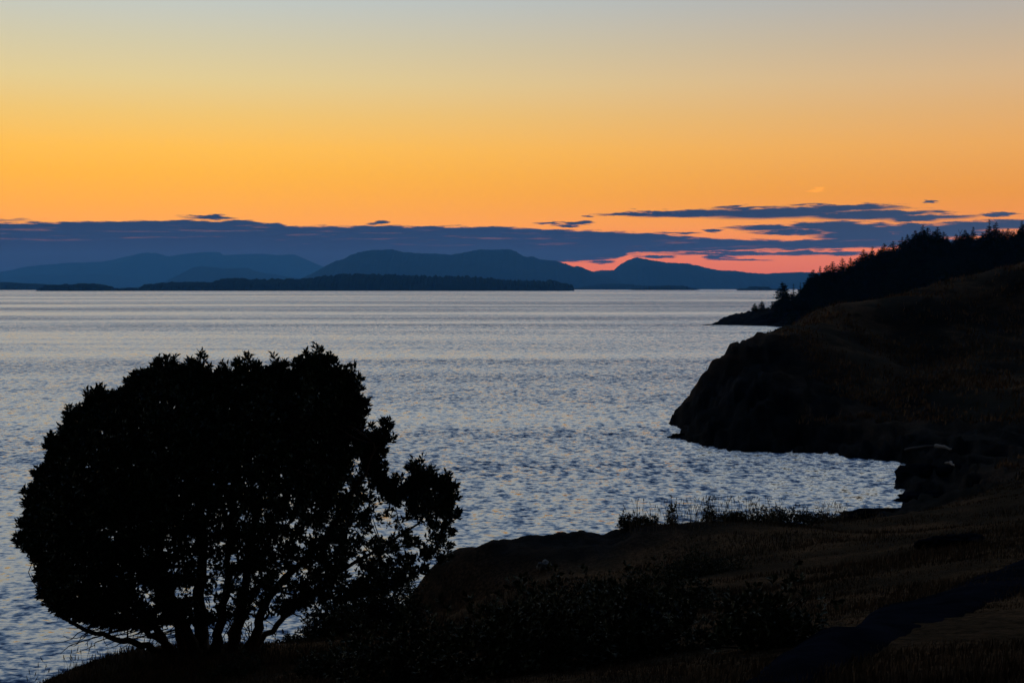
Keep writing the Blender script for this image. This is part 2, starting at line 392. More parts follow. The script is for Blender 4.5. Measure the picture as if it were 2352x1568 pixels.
# near slope
Wd(0, 0, 14.4); Wd(0, -8, 15.5); Wd(-10, -5, 14); Wd(12, -5, 16); Wd(-8, 8, 12.4)
for p in [(512,682,10),(512,640,20),(512,610,30),(480,592,41),(380,682,13),(400,650,27),(250,682,20),(100,682,27),(1024,682,7.5),(1024,600,14),(1024,560,23),(1024,520,44),(800,620,16),(800,570,32),(700,560,42),(900,540,50),(640,640,15),(640,590,33),
          (26,690,30),(87,674,32),(131,664,33),(187,660,34),(261,657,34),(392,651,37),(330,655,36),
          (413,583,49),(440,570,50),(479,555.5,50),(530,546,50),(583,538.5,50),(615,537,51),(600,575,43),
          (660,536,53),(700,534,56),(740,531,60),(800,527,68),(850,522,78),(893,511,92),(911,505,98),(952,499,98),(986,484,92),(1024,477,88),
          (893,527,60),(893,519,75),(850,533,58),(850,528,68),(980,508,60),(1024,502,60),(1024,489,73),(980,496,76),(930,517,60),(930,509,77),(800,534,57),(1060,490,62),(261,672,37),(131,680,36),(392,662,41),(330,668,40)]: A(*p)
for p in [(-14,28,4),(-22,22,-2),(-16,34,-1),(-12,40,1),(-8,43,1.5),(-12,48,-3),(-4,45,2),(-4,52,-3),(-2,58,-2),(2.6,57,1.5),(3,64,-3),(6,64,1),(7,73,-3),(11,70,1),(12,80,-3),(17,82,-1.5),(20,92,-3),(-30,10,-2),(-30,-10,3),(-40,40,-6),(0,90,-8),(-25,60,-7),
          (60,70,11),(60,40,16),(30,20,14),(30,0,16),(60,0,20),(110,60,20),(48,88,6.5)]: Wd(*p)
# cove and headland
for px, py in [(675,421),(679,435),(700,444),(723,450.6),(780,452),(827,453),(858,459),(893,463),(905,468),(893,490),(900,497),(911,504)]: ctl.append(tuple(sea(px, py)))
for px, py, dx, dy in [(675,421,-3,1),(679,435,-3,-3),(700,444,-2,-5),(723,450.6,-1,-5),(780,452,0,-5),(827,453,-1,-5),(858,459,-2,-5),(893,478,-4,0)]:
    q_ = sea(px, py); Wd(q_[0] + dx, q_[1] + dy, -2.5)
for p in [(684,405,166),(696,392,166),(703,382,166),(706,366,167),(722,352,171),(740,341,176),(779,329.5,182),(827,321,187),(871,310,194),(915,298,202),(958,279,212),(990,270,220),(1024,261,232),
          (700,415,158),(720,395,152),(740,400,148),(740,370,158),(780,410,146),(780,370,160),(827,410,147),(827,360,166),(900,410,148),(900,360,176),(900,330,190),(960,440,128),(960,400,150),(960,340,186),(1024,440,126),(1024,380,160),(1024,320,196),(930,470,116),(960,465,116),(1000,468,108),(925,478,112),(779,338,205),(827,330,212),(871,319,222),(915,309,236)]: A(*p)
for p in [(14,168,-5),(16,185,-5),(24,188,-1),(22,200,-6),(36,205,5),(35,225,-4),(55,235,7),(60,262,-2),(85,262,14),(100,300,4),(100,330,-4),(130,240,30),(130,160,22),(100,120,14),(160,300,24),(200,200,40),(0,130,-8),(0,220,-9),(60,350,-8),(200,400,5)]: Wd(*p)
fit = tps_fit(ctl)
def coast_h(x, y):
    z = tps_eval(fit, x, y); x = np.asarray(x, float); y = np.asarray(y, float)
    r = np.hypot(x, y)
    near = np.clip((95 - y) / 30, 0, 1)
    out = np.exp(-(((x - 2.2) / 4.2) ** 2 + ((y - 49) / 4.0) ** 2) ** 1.5)      # rocky outcrop above the water
    shore = np.clip((4.5 - z) / 3.5, 0, 1) * np.clip((z + 2) / 2, 0, 1) * (y > 75)
    cliff = np.clip(1.3 - np.hypot((x - 24) / 14, (y - 158) / 22), 0, 1)
    rock = np.clip(np.maximum(np.maximum(out * 1.2, shore), cliff) + fbm(x / 6, y / 6, 4, 2) * .5 * (y > 75), 0, 1)
    rr = ridged(x / 3.2, y / 3.2, 5, 4)
    z = z + rock * (rr - .55) * (.35 + 1.25 * (y > 75)) + rock * (fbm(x * .9, y * .9, 4, 9) * (.35 + .45 * (y > 75)))
    z = z + fbm(x / 5, y / 5, 5, 21) * (.10 + .45 * np.clip((y - 90) / 60, 0, 1)) * (1 - .6 * rock) + fbm(x * 1.3, y * 1.3, 3, 6) * .05
    st = z / 1.7 + fbm(x / 7, y / 7, 3, 14) * 1.5; fr = st - np.floor(st)
    z = z + (np.clip((fr - .5) * 2.2, -.5, .5) - (fr - .5)) * 1.7 * .75 * rock * (y > 75)      # ledges in the cliff
    fade = np.clip((z - 2) / 4, 0, 1)
    z = z + fbm(x / 14, y / 14, 4, 77) * .5 * np.clip((y - 110) / 60, 0, 1) * fade
    return z, rock
def ground(x, y): return float(coast_h(np.array([x]), np.array([y]))[0][0])
def on_ground(px, py, y0=4, y1=240):
    d = ray(px, py); ts = np.exp(np.linspace(math.log(y0), math.log(y1), 900)) / d[1]
    P = d[None, :] * ts[:, None]; hz_ = coast_h(P[:, 0], P[:, 1])[0]; zz = CAMH + P[:, 2]
    k = np.argmax(zz < hz_)
    if not (zz < hz_).any(): k = len(ts) - 1
    return np.array([P[k, 0], P[k, 1], hz_[k]])
ang = np.concatenate([np.linspace(-64, -23, 60)[:-1], np.linspace(-23, 23, 470)[:-1], np.linspace(23, 64, 70)])
rr_ = np.concatenate([[1.0], np.exp(np.linspace(math.log(1.8), math.log(420), 560))])
AA, RR = np.meshgrid(np.radians(ang), rr_)
gx = RR * np.sin(AA); gy = RR * np.cos(AA) - .5
gz_, grk = coast_h(gx, gy)
scrub = np.clip(fbm(gx / 9, gy / 13, 5, 55) * 2.6 - .12 + .5 * np.clip((gy - 100) / 30, 0, 1) * np.clip((7 - gz_) / 4, 0, 1), 0, 1) * np.clip((gy - 30) / 40, .35, 1)
gz_ = np.where(gz_ < -6, -6, gz_)
o = mesh_np('ground', np.stack([gx, gy, gz_], -1).reshape(-1, 3), grid_faces(len(rr_), len(ang)), M_ground, attr={'rock': grk.ravel(), 'scrub': scrub.ravel()})
tag(o, kind='structure')

# ------------------------------------------------------------------ far wooded point
pc = []
def Pp(*p): pc.append(tuple(at(*p)))
for p in [(716,323,645),(719,321.5,645),(726,318,645),(732,313.6,645),(740,313,645),(751,311,645),(766,309,645),(785,305,645),(800,300,650),(820,291,650),(850,281,650),(880,269,650),(910,257,652),(925,253,655),(960,256,655),(1000,250,655),(1060,240,655),
          (770,318,612),(800,315,612),(850,303,612),(900,288,612),(960,278,612),(1024,270,612),(860,309,560),(900,304,560),(1024,286,560)]: Pp(*p)
for px, py in [(713,324.4),(735,324.9),(762,325.4),(780,326.2),(800,327.5),(820,329)]: pc.append(tuple(sea(px, py)))
for p in [(75,640,-4),(95,665,-3),(85,600,-5),(110,580,-4),(120,545,-4),(130,700,-3),(160,730,2),(180,780,-5),(220,720,24),(250,790,-2),(300,700,34),(300,560,18),(300,470,-3),(150,470,-4),(105,690,-6)]: pc.append(p)
fit2 = tps_fit(pc)
def point_h(x, y):
    z = tps_eval(fit2, x, y)
    return z + (ridged(x / 8, y / 8, 5, 3) - .5) * 2.0 * np.clip((z + 3) / 4, 0, 1) + fbm(x / 3, y / 3, 3, 8) * 1.1 * np.clip((z + 2) / 3, 0, 1)
x = np.linspace(70, 330, 300); y = np.linspace(460, 800, 240)
gx, gy = np.meshgrid(x, y); gz_ = np.maximum(point_h(gx, gy), -6)
o = mesh_np('far_headland', np.stack([gx, gy, gz_], -1).reshape(-1, 3), grid_faces(240, 300), M_ground,
            attr={'rock': np.clip((7.5 - gz_.ravel()) / 4, 0, 1), 'scrub': np.full(gz_.size, .9)})
tag(o, kind='structure')

# ------------------------------------------------------------------ tubes
def tube(pts, rads, n=7):
    pts = np.asarray(pts, float); V = []; m = len(pts)
    for i in range(m):
        d = pts[min(i + 1, m - 1)] - pts[max(i - 1, 0)]; d /= (np.linalg.norm(d) + 1e-9)
        a_ = np.cross(d, [0.3, 1, 0.1]); a_ /= np.linalg.norm(a_) + 1e-9; b_ = np.cross(d, a_)
        for k in range(n):
            th = 2 * math.pi * k / n; V.append(pts[i] + rads[i] * (math.cos(th) * a_ + math.sin(th) * b_))
    Fq = [(i * n + k, i * n + (k + 1) % n, (i + 1) * n + (k + 1) % n, (i + 1) * n + k) for i in range(m - 1) for k in range(n)]
    return np.array(V), np.array(Fq)
def join(parts):
    V = []; Fs = []; off = 0
    for v, f in parts:
        V.append(v); Fs.append(np.asarray(f) + off); off += len(v)
    q4 = [f for f in Fs if f.shape[1] == 4]; q3 = [f for f in Fs if f.shape[1] == 3]
    out = []
    if q4: out.append(np.concatenate(q4))
    if q3: out.append(np.concatenate(q3))
    return np.concatenate(V), out
def bez(P, n=14):
    P = np.asarray(P, float); t_ = np.linspace(0, len(P) - 1, n); res = []
    for u in t_:
        i = min(int(u), len(P) - 2); f = u - i
        p0 = P[max(i - 1, 0)]; p1 = P[i]; p2 = P[i + 1]; p3 = P[min(i + 2, len(P) - 1)]
        res.append(.5 * ((2 * p1) + (p2 - p0) * f + (2 * p0 - 5 * p1 + 4 * p2 - p3) * f * f + (3 * p1 - p0 - 3 * p2 + p3) * f ** 3))
    return np.array(res)

# ------------------------------------------------------------------ conifers
def conifer_mesh(seed, height=10.0, width=.36, lean=0, gap=.12, base=.08, dens=1.0):
    r = np.random.default_rng(seed); V = []; Q = []; T3 = []
    lev = int(34 * dens); k = 0
    for i in range(lev):
        f = (i + r.random() * .8) / lev
        z = height * (base + (1 - base) * f)
        R = height * width * ((1 - f) ** .85) * (.75 + .5 * r.random()) + .12
        nb_ = int(5 + 5 * (1 - f))
        for j in range(nb_):
            if r.random() < gap: continue
            a_ = r.random() * 6.283; Lb = R * (.6 + .55 * r.random()) * (1 + lean * math.cos(a_))
            if r.random() < .06: Lb *= 1.35
            drop = -.22 + .3 * f + (r.random() - .5) * .25
            d = np.array([math.cos(a_), math.sin(a_), drop]); s = np.array([-math.sin(a_), math.cos(a_), 0])
            segs = 4
            for g in range(segs):
                u0 = g / segs; c0 = np.array([0, 0, z]) + d * Lb * (u0 + .05); wd = (.30 - .16 * u0) * Lb * .8 + .12
                for sd in (-1, 1):
                    tip = c0 + d * Lb * .34 + s * sd * wd * (.8 + .6 * r.random()) + np.array([0, 0, -.10 * Lb * r.random()])
                    V += [c0, c0 + d * Lb * .22 + np.array([0, 0, .05]), tip]; T3.append((k, k + 1, k + 2)); k += 3
                # hanging spray
                V += [c0, c0 + d * Lb * .3, c0 + d * Lb * .2 + np.array([(r.random() - .5) * .3, (r.random() - .5) * .3, -.12 * Lb - .22 * r.random()])]
                T3.append((k, k + 1, k + 2)); k += 3
    return np.array(V), np.array(T3)
def trunk_part(h, r0): return tube([(0, 0, -1.5), (0, 0, h * .5), (0.05, 0, h * .97)], [r0, r0 * .6, .03], 6)
cvar = []
for s_, wd, gp, ds in [(1, .24, .05, 1.2), (2, .30, .05, 1.25), (3, .20, .10, 1.0), (4, .34, .08, 1.2), (5, .27, .04, 1.3), (6, .22, .08, 1.1)]:
    v, f = conifer_mesh(s_, 10, wd, (random.random() - .5) * .5, gp, .05, ds); me = mesh_np('crown', v, f, M_needle, smooth_=False)
    cvar.append(me.data); bpy.data.objects.remove(me)
v, f = trunk_part(10, .22); tr_ = mesh_np('trunk', v, f, M_bark); TR = tr_.data; bpy.data.objects.remove(tr_)
v, f = conifer_mesh(17, 10, .10, 0, .5, .35, .6); q_ = mesh_np('crown', v, f, M_needle, smooth_=False); SPARSE = q_.data; bpy.data.objects.remove(q_)
def place_conifer(px, top_py, Y, data, wscale, label, group, parts=True, name='conifer'):
    p = at(px, top_py, Y); zg = float(point_h(np.array([p[0]]), np.array([p[1]]))[0])
    h = max(p[2] - zg, 2.5)
    sxy = h / 10 * wscale
    if parts:
        e_ = empty(name, (p[0], p[1], zg - .3)); e_.scale = (sxy, sxy, (h + .3) / 10); e_.rotation_euler.z = random.random() * 6.28
        for nm, dta in (('crown', data), ('trunk', TR)):
            c_ = bpy.data.objects.new(nm, dta); C.objects.link(c_); c_.parent = e_
    else:
        e_ = bpy.data.objects.new(name, data); C.objects.link(e_); e_.location = (p[0], p[1], zg - .3)
        e_.scale = (sxy, sxy, (h + .3) / 10); e_.rotation_euler.z = random.random() * 6.28
    tag(e_, label, 'conifer', group); return e_
ORD = ['first','second','third','fourth','fifth','sixth','seventh','eighth','ninth','tenth','eleventh','twelfth','thirteenth','fourteenth','fifteenth','sixteenth','seventeenth','eighteenth','nineteenth','twentieth','twenty-first','twenty-second','twenty-third','twenty-fourth','twenty-fifth','twenty-sixth','twenty-seventh','twenty-eighth','twenty-ninth','thirtieth']
G1 = 'conifers along the ridge skyline'
SKY = [(807.8,276.5),(812.9,269),(820.5,265.5),(826.7,264.7),(832.6,260.9),(842.3,257.5),(850.4,256.7),(863.5,248.6),(872.4,246.1),(884.2,242.7),(893.1,240.6),(902.4,236.4),(907.5,233.4),(915.5,229.6),(923.1,224.1),(928.2,227.1),(937.5,226.6),(943.4,230.9),(956.1,233.4),(965.4,229.2),(973.1,226.2),(982.4,231.7),(989.1,218.2),(996.3,221.2),(1002.7,228.8),(1007.7,227.9),(1022.1,219.9)]
for i, (px, py) in enumerate(SKY):
    thin = abs(px - 989.1) < .1
    lab = ('thin sparse conifer poking highest above the ridge near the right edge' if thin else
           f'dark conifer on the ridge skyline, {ORD[i]} treetop counting up from the water')
    place_conifer(px, py, 652 + random.uniform(-6, 6), SPARSE if thin else cvar[i % 6], 1.3 if thin else random.uniform(1.25, 1.75), lab, None if thin else G1)
# the ragged trees out on the point
v, f = conifer_mesh(41, 10, .46, -.30, .12, .02, 1.7); q_ = mesh_np('crown', v, f, M_needle, smooth_=False); BIG = q_.data; bpy.data.objects.remove(q_)
place_conifer(782, 281.5, 640, BIG, 1.15, 'large ragged conifer with wide drooping boughs above the rocky point', None)
place_conifer(754.5, 302.5, 640, cvar[3], 1.9, 'small bushy conifer, outermost on the low rocky point', None)
place_conifer(762, 300, 638, cvar[1], 1.8, 'small conifer with a crooked top beside the outermost one on the point', None)
place_conifer(793.4, 283, 645, SPARSE, 1.6, 'thin flat-topped conifer just right of the large ragged one', None)
place_conifer(800.5, 281.6, 645, SPARSE, 1.4, 'thin bare-stemmed conifer at the foot of the wooded ridge', None)
# lower tops just behind the skyline ones
seen = {}
for k in range(75):
    px = 790 + 255 * k / 75 + random.uniform(-1.5, 1.5); py = float(np.interp(px, [785, 800, 806] + [p[0] for p in SKY] + [1060], [292, 287, 280] + [p[1] for p in SKY] + [216]))
    gi = sum(p[0] < px for p in SKY); seen[gi] = seen.get(gi, 0) + 1
    lb_ = f'{ORD[seen[gi] - 1]} shorter dark conifer right of the {ORD[gi - 1]} skyline treetop' if gi else f'{ORD[seen[gi] - 1]} shorter dark conifer left of the first skyline treetop'
    place_conifer(px, py + random.uniform(3.5, 9), 655 + random.uniform(-5, 8), cvar[k % 6], random.uniform(1.5, 2.1), lb_, 'shorter conifers behind the skyline', False)
# trees filling the slope below the skyline
sx = [p[0] for p in SKY]; sy = [p[1] for p in SKY]
cnt = 0
sx2 = [750, 775, 784, 800] + sx + [1060]; sy2 = [306, 300, 290, 285] + sy + [215]
for k in range(900):
    if cnt >= 190: break
    px = random.uniform(777, 1045); Y = random.uniform(560, 660)
    lim = float(np.interp(px, sx2, sy2)) + 4.5
    x_ = (px - 512) / F * Y; zg = float(point_h(np.array([x_]), np.array([Y]))[0])
    if zg < 1.5: continue
    gpy = HZ - (zg - CAMH) * F / Y
    tp = max(gpy - random.uniform(16, 30), lim)
    if gpy - tp < 6: continue
    crest = float(np.interp(px, [779, 827, 871, 958, 1024], [329, 318, 305, 279, 261]))
    if tp > crest - 1: continue
    place_conifer(px, tp, Y, cvar[k % 6], random.uniform(1.4, 2.0), 'dark conifer packed among others on the wooded slope below the skyline', 'conifers filling the wooded slope', False); cnt += 1
# bare snag on the skyline
sp = at(960.5, 229, 650); zg = float(point_h(np.array([sp[0]]), np.array([sp[1]]))[0]); hh = sp[2] - zg
e_ = empty('dead_tree', (sp[0] - 1.0, sp[1], zg)); parts = [tube([(0, 0, -1), (.2, 0, hh * .6), (.9, 0, hh * .85), (1.9, 0, hh)], [.3, .2, .14, .06], 6)]
parts.append(tube([(.9, 0, hh * .85), (.3, 0, hh * .93), (.1, .1, hh * 1.0)], [.1, .08, .05], 5)); parts.append(tube([(.4, 0, hh * .7), (-.8, 0, hh * .8)], [.1, .04], 5))
v, f = join(parts); mesh_np('trunk', v, f, M_bark, e_); tag(e_, 'bare dead tree with crooked top on the wooded skyline', 'dead tree')

# ------------------------------------------------------------------ leaves
def leaf_batch(centers, dirs, length, width, r, curl=.25):
    """one bent pointed leaf per row, 2 quads"""
    n = len(centers); d = dirs / (np.linalg.norm(dirs, axis=1, keepdims=True) + 1e-9)
    up = r.normal(size=(n, 3)); s = np.cross(d, up); s /= (np.linalg.norm(s, axis=1, keepdims=True) + 1e-9); nn = np.cross(s, d)
    Ln = length * (.75 + .5 * r.random((n, 1))); Wn = width * (.75 + .5 * r.random((n, 1)))
    a0 = centers; mid = centers + d * Ln * .55 + nn * Ln * curl * .3; tip = centers + d * Ln - nn * Ln * curl * .2
    l_ = mid + s * Wn * .5 + nn * Wn * .15; rr2 = mid - s * Wn * .5 + nn * Wn * .15
    V = np.stack([a0, l_, mid, rr2, tip], 1).reshape(-1, 3)
    k = np.arange(n)[:, None] * 5
    T3 = np.concatenate([k + [0, 2, 1], k + [1, 2, 4], k + [0, 3, 2], k + [2, 3, 4]])
    return V, T3
def whorls(C_, axes, nl, length, width, r, spread=.9):
    n = len(C_); ax = axes / (np.linalg.norm(axes, axis=1, keepdims=True) + 1e-9)
    t1 = np.cross(ax, r.normal(size=(n, 3))); t1 /= np.linalg.norm(t1, axis=1, keepdims=True) + 1e-9; t2 = np.cross(ax, t1)
    cs = []; ds = []
    for j in range(nl):
        th = 6.283 * j / nl * 1.0 + r.random((n, 1)) * .8 + j * .3
        tilt = spread * (.45 + 1.0 * r.random((n, 1)))
        dd_ = ax * np.cos(tilt) + (t1 * np.cos(th) + t2 * np.sin(th)) * np.sin(tilt)
        cs.append(C_ + ax * (j / nl * .9 * length - .4 * length)); ds.append(dd_)
    return leaf_batch(np.concatenate(cs), np.concatenate(ds), length, width, r)

# ------------------------------------------------------------------ madrone tree
TY = 35.0
outl = [(45,1240),(58,1170),(70,1110),(105,1060),(115,1010),(145,985),(165,940),(215,905),(290,885),(305,850),(385,834),(440,840),(455,818),(475,848),(540,852),(560,820),(590,852),(640,825),(665,850),(715,808),(748,808),(770,842),(812,852),(828,900),(842,940),(826,980),(845,990),(890,972),(900,1010),(876,1040),(880,1080),(905,1112),(930,1100),(945,1072),(965,1060),(985,1088),(1030,1098),(1048,1130),(1048,1195),(1028,1240),(1025,1282),(990,1298),(960,1328),(930,1350),(880,1372),(820,1378),(760,1390),(700,1400),(640,1418),(600,1412),(560,1425),(500,1432),(440,1436),(380,1446),(300,1450),(240,1445),(200,1436),(130,1415),(92,1380),(78,1330),(86,1290),(52,1262)]
base_p = on_ground(212, 650.5, 28, 40); BX, BY, BZ = base_p; TY = BY
OW = np.array([at(*D(x_, y_), TY) for x_, y_ in outl])[:, [0, 2]]
def inside(p, poly):
    x_, y_ = p[:, 0], p[:, 1]; c_ = np.zeros(len(p), bool); n = len(poly); j = n - 1
    for i in range(n):
        xi, yi = poly[i]; xj, yj = poly[j]
        cond = ((yi > y_) != (yj > y_)) & (x_ < (xj - xi) * (y_ - yi) / (yj - yi + 1e-12) + xi); c_ ^= cond; j = i
    return c_
def dist_poly(p, poly):
    dmin_ = np.full(len(p), 1e9); n = len(poly)
    for i in range(n):
        a_ = poly[i]; b_ = poly[(i + 1) % n]; ab = b_ - a_; t_ = np.clip(((p - a_) @ ab) / (ab @ ab + 1e-12), 0, 1)
        dmin_ = np.minimum(dmin_, np.linalg.norm(p - (a_ + t_[:, None] * ab), axis=1))
    return dmin_
lo = OW.min(0); hi = OW.max(0)
N0 = 60000
P2 = lo + rng.random((N0, 2)) * (hi - lo); ok = inside(P2, OW); P2 = P2[ok]; dp = dist_poly(P2, OW)
P2 = P2[dp > .09]; dp = dp[dp > .09]
thick = 2.9 * (1 - np.exp(-(dp / 1.25) ** 1.25))
u = rng.random(len(P2)); sgn = np.where(rng.random(len(P2)) < .5, -1, 1)
yy = sgn * thick * (.35 + .65 * u ** .5)
# lumps: neighbouring sprays of leaves with spaces between
lump = fbm(P2[:, 0] * 1.5, P2[:, 1] * 1.5, 2, 90) * .30 + fbm(P2[:, 0] * 6 + yy * .25, P2[:, 1] * 6 - yy * .25, 3, 91) * .85
fx_ = (P2[:, 0] - lo[0]) / (hi[0] - lo[0]); fz_ = (P2[:, 1] - lo[1]) / (hi[1] - lo[1])
openness = .06 + .25 * np.clip(1.6 * (.6 - fz_), 0, 1) + np.clip(2.0 * (fx_ - .38), 0, 1) * np.clip(1.9 * (.80 - fz_), 0, 1) + .9 * np.clip(1 - np.abs(fx_ - .47) / .22, 0, 1) * np.clip(1.5 * (.62 - fz_), 0, 1)
openness = np.clip(openness, 0, 1) * np.where((fz_ > .58) & (fx_ > .6), .5, np.where((fx_ > .5) & (fz_ < .3), .75, 1))
keep = (lump + (.39 - openness * .54) > 0) & (rng.random(len(P2)) < (.58 - .36 * openness))
edge = dp < .28
keep |= edge & (rng.random(len(P2)) < np.where(fz_ > .42, .52, .10))
P2 = P2[keep]; yy = yy[keep]; dp = dp[keep]
CC = np.stack([P2[:, 0], TY + yy, P2[:, 1]], 1)
cen = np.array([BX + .3, TY, BZ + 2.4])
axd = CC - cen; axd /= np.linalg.norm(axd, axis=1, keepdims=True); axd = axd * .8 + np.array([0, 0, .7]) + rng.normal(size=axd.shape) * .35
print('whorls', len(CC))
tree = empty('madrone_tree', base_p)
tag(tree, 'large broad-crowned evergreen tree with several leaning stems on the grassy crest', 'tree')
V, T3 = whorls(CC, axd, 9, .135, .052, rng)
def local(V): return np.asarray(V) - base_p
# protruding leafy shoots along the outline top and sides
sh_c = []; sh_a = []
for i in range(len(OW)):
    a_ = OW[i]; b_ = OW[(i + 1) % len(OW)]; seg = b_ - a_; ln = np.linalg.norm(seg)
    if a_[1] < lo[1] + 1.2: continue
    side = (-seg[1]) / (ln + 1e-9) < -.6
    for q_ in range(int(ln / .16) + 1):
        p = a_ + seg * rng.random(); nrm_ = np.array([-seg[1], seg[0]]) / (ln + 1e-9)
        hgt = rng.random() * (.03 if side else .12)
        tipp = p + nrm_ * hgt * .6 + np.array([0, hgt * .7]); yo = rng.normal() * .12
        for s_ in range(3):
            sh_c.append([*(p + (tipp - p) * (s_ / 2 - .3)), yo]); sh_a.append([nrm_[0] * .4, nrm_[1] * .3 + .9, 0])
sh_c = np.array(sh_c); shc = np.stack([sh_c[:, 0], TY + sh_c[:, 2], sh_c[:, 1]], 1)
sha = np.array(sh_a); sha = np.stack([sha[:, 0], sha[:, 2], sha[:, 1]], 1) + rng.normal(size=(len(sha), 3)) * .15
V2, T32 = whorls(shc, sha, 8, .14, .05, rng)
crown_v, crown_f = join([(V, T3), (V2, T32)])
mesh_np('crown', local(crown_v), crown_f, M_leaf, tree, False)
# stems
def dp3(x_, y_, yo=0.): p = at(*D(x_, y_), TY); return np.array([p[0], TY + yo, p[2]])
stems = [([(378,1500,0),(330,1468,-.3),(262,1442,-.6),(180,1400,-.8),(120,1330,-.9)], .085),
         ([(388,1500,.2),(350,1458,.4),(300,1405,.8),(230,1320,1.2),(180,1180,1.3)], .095),
         ([(408,1499,-.1),(375,1450,-.5),(335,1390,-1.0),(280,1250,-1.4),(240,1080,-1.3)], .085),
         ([(425,1499,.1),(395,1445,.4),(360,1370,.7),(320,1200,1.0),(300,980,.9)], .12),
         ([(452,1500,-.1),(430,1440,-.2),(405,1340,-.5),(380,1180,-.8),(370,950,-.7)], .16),
         ([(462,1500,.2),(455,1420,.2),(458,1300,.3),(455,1120,.5),(470,900,.5)], .17),
         ([(490,1500,0),(508,1430,-.1),(530,1320,-.4),(545,1150,-.6),(560,900,-.6)], .12),
         ([(528,1500,.0),(520,1450,.3),(505,1400,.8)], .04),
         ([(535,1500,.1),(545,1430,.1),(556,1340,.3),(590,1150,.6),(650,930,.6)], .145),
         ([(560,1500,0),(588,1460,0),(598,1410,-.1),(650,1330,-.4),(750,1230,-.7),(840,1090,-.6),(870,1010,-.4)], .125),
         ([(572,1497,.2),(620,1455,.4),(690,1390,.6),(800,1310,.8),(920,1240,.7),(1000,1150,.4)], .075),
         ([(598,1420,-.1),(640,1402,0),(680,1415,.2),(712,1450,.3)], .035)]
skel = []
for pts, r0 in stems:
    W_ = bez([dp3(*p) for p in pts], 22)
    if pts[0][1] > 1490: W_[0][2] = ground(W_[0][0], W_[0][1]) - .15
    W_[1:, :] += rng.normal(size=W_[1:].shape) * .025
    rd = r0 * (1 - np.linspace(0, 1, 22) * .82); rd[0] *= 1.35
    v, f = tube(W_, rd, 9); mesh_np('trunk', local(v), f, M_bark, tree)
    for k in range(5, 22): skel.append((W_[k], rd[k]))
# limbs and twigs reach out to the leaf sprays
sk = np.array([s_[0] for s_ in skel]); skr = np.array([s_[1] for s_ in skel])
parts = []
for rnd, cntb in ((0, 130), (1, 600)):
    idx = rng.choice(len(CC), cntb, replace=False); T_ = CC[idx]
    order = np.argsort([np.min(np.linalg.norm(sk - p, axis=1)) for p in T_])
    newp = []; newr = []
    for i in order:
        p = T_[i]; dist = np.linalg.norm(sk - p, axis=1) + np.clip(sk[:, 2] - p[2] + .1, 0, 9) * 2.5
        j = int(np.argmin(dist)); q0 = sk[j]; ln = np.linalg.norm(p - q0)
        if ln < .15: continue
        m1 = q0 + (p - q0) * .4 + rng.normal(size=3) * ln * .07 + np.array([0, 0, -.04 * ln]); m2 = q0 + (p - q0) * .75 + rng.normal(size=3) * ln * .06
        r0 = min(skr[j] * .7, (.032 if rnd == 0 else .014)); W_ = bez([q0, m1, m2, p], 7)
        parts.append(tube(W_, np.linspace(r0, .005, 7), 5))
        if rnd == 0:
            for k in (2, 3, 4, 5): newp.append(W_[k]); newr.append(.02)
    if rnd == 0: sk = np.concatenate([sk, np.array(newp)]); skr = np.concatenate([skr, np.array(newr)])
# bare drooping twigs below the crown on the left
for k in range(40):
    a0 = dp3(rng.uniform(190, 420), rng.uniform(1425, 1455), rng.uniform(-1, 1)); e0 = a0 + np.array([-rng.uniform(.05, .55), rng.normal() * .2, rng.uniform(-.40, .10)])
    parts.append(tube(bez([a0 + np.array([.5, 0, .15]), a0, (a0 + e0) / 2 + rng.normal(size=3) * .06, e0], 6), np.linspace(.013, .005, 6), 4))
for k in range(36):
    a0 = dp3(rng.uniform(470, 600), rng.uniform(1420, 1450), rng.uniform(-.6, .6)); e0 = a0 + np.array([rng.normal() * .35, rng.normal() * .2, -rng.uniform(.2, .75)])
    parts.append(tube(bez([a0, (a0 + e0) / 2 + rng.normal(size=3) * .1, e0], 6), np.linspace(.012, .005, 6), 4))
v, f = join(parts); mesh_np('branches', local(v), f, M_bark, tree)

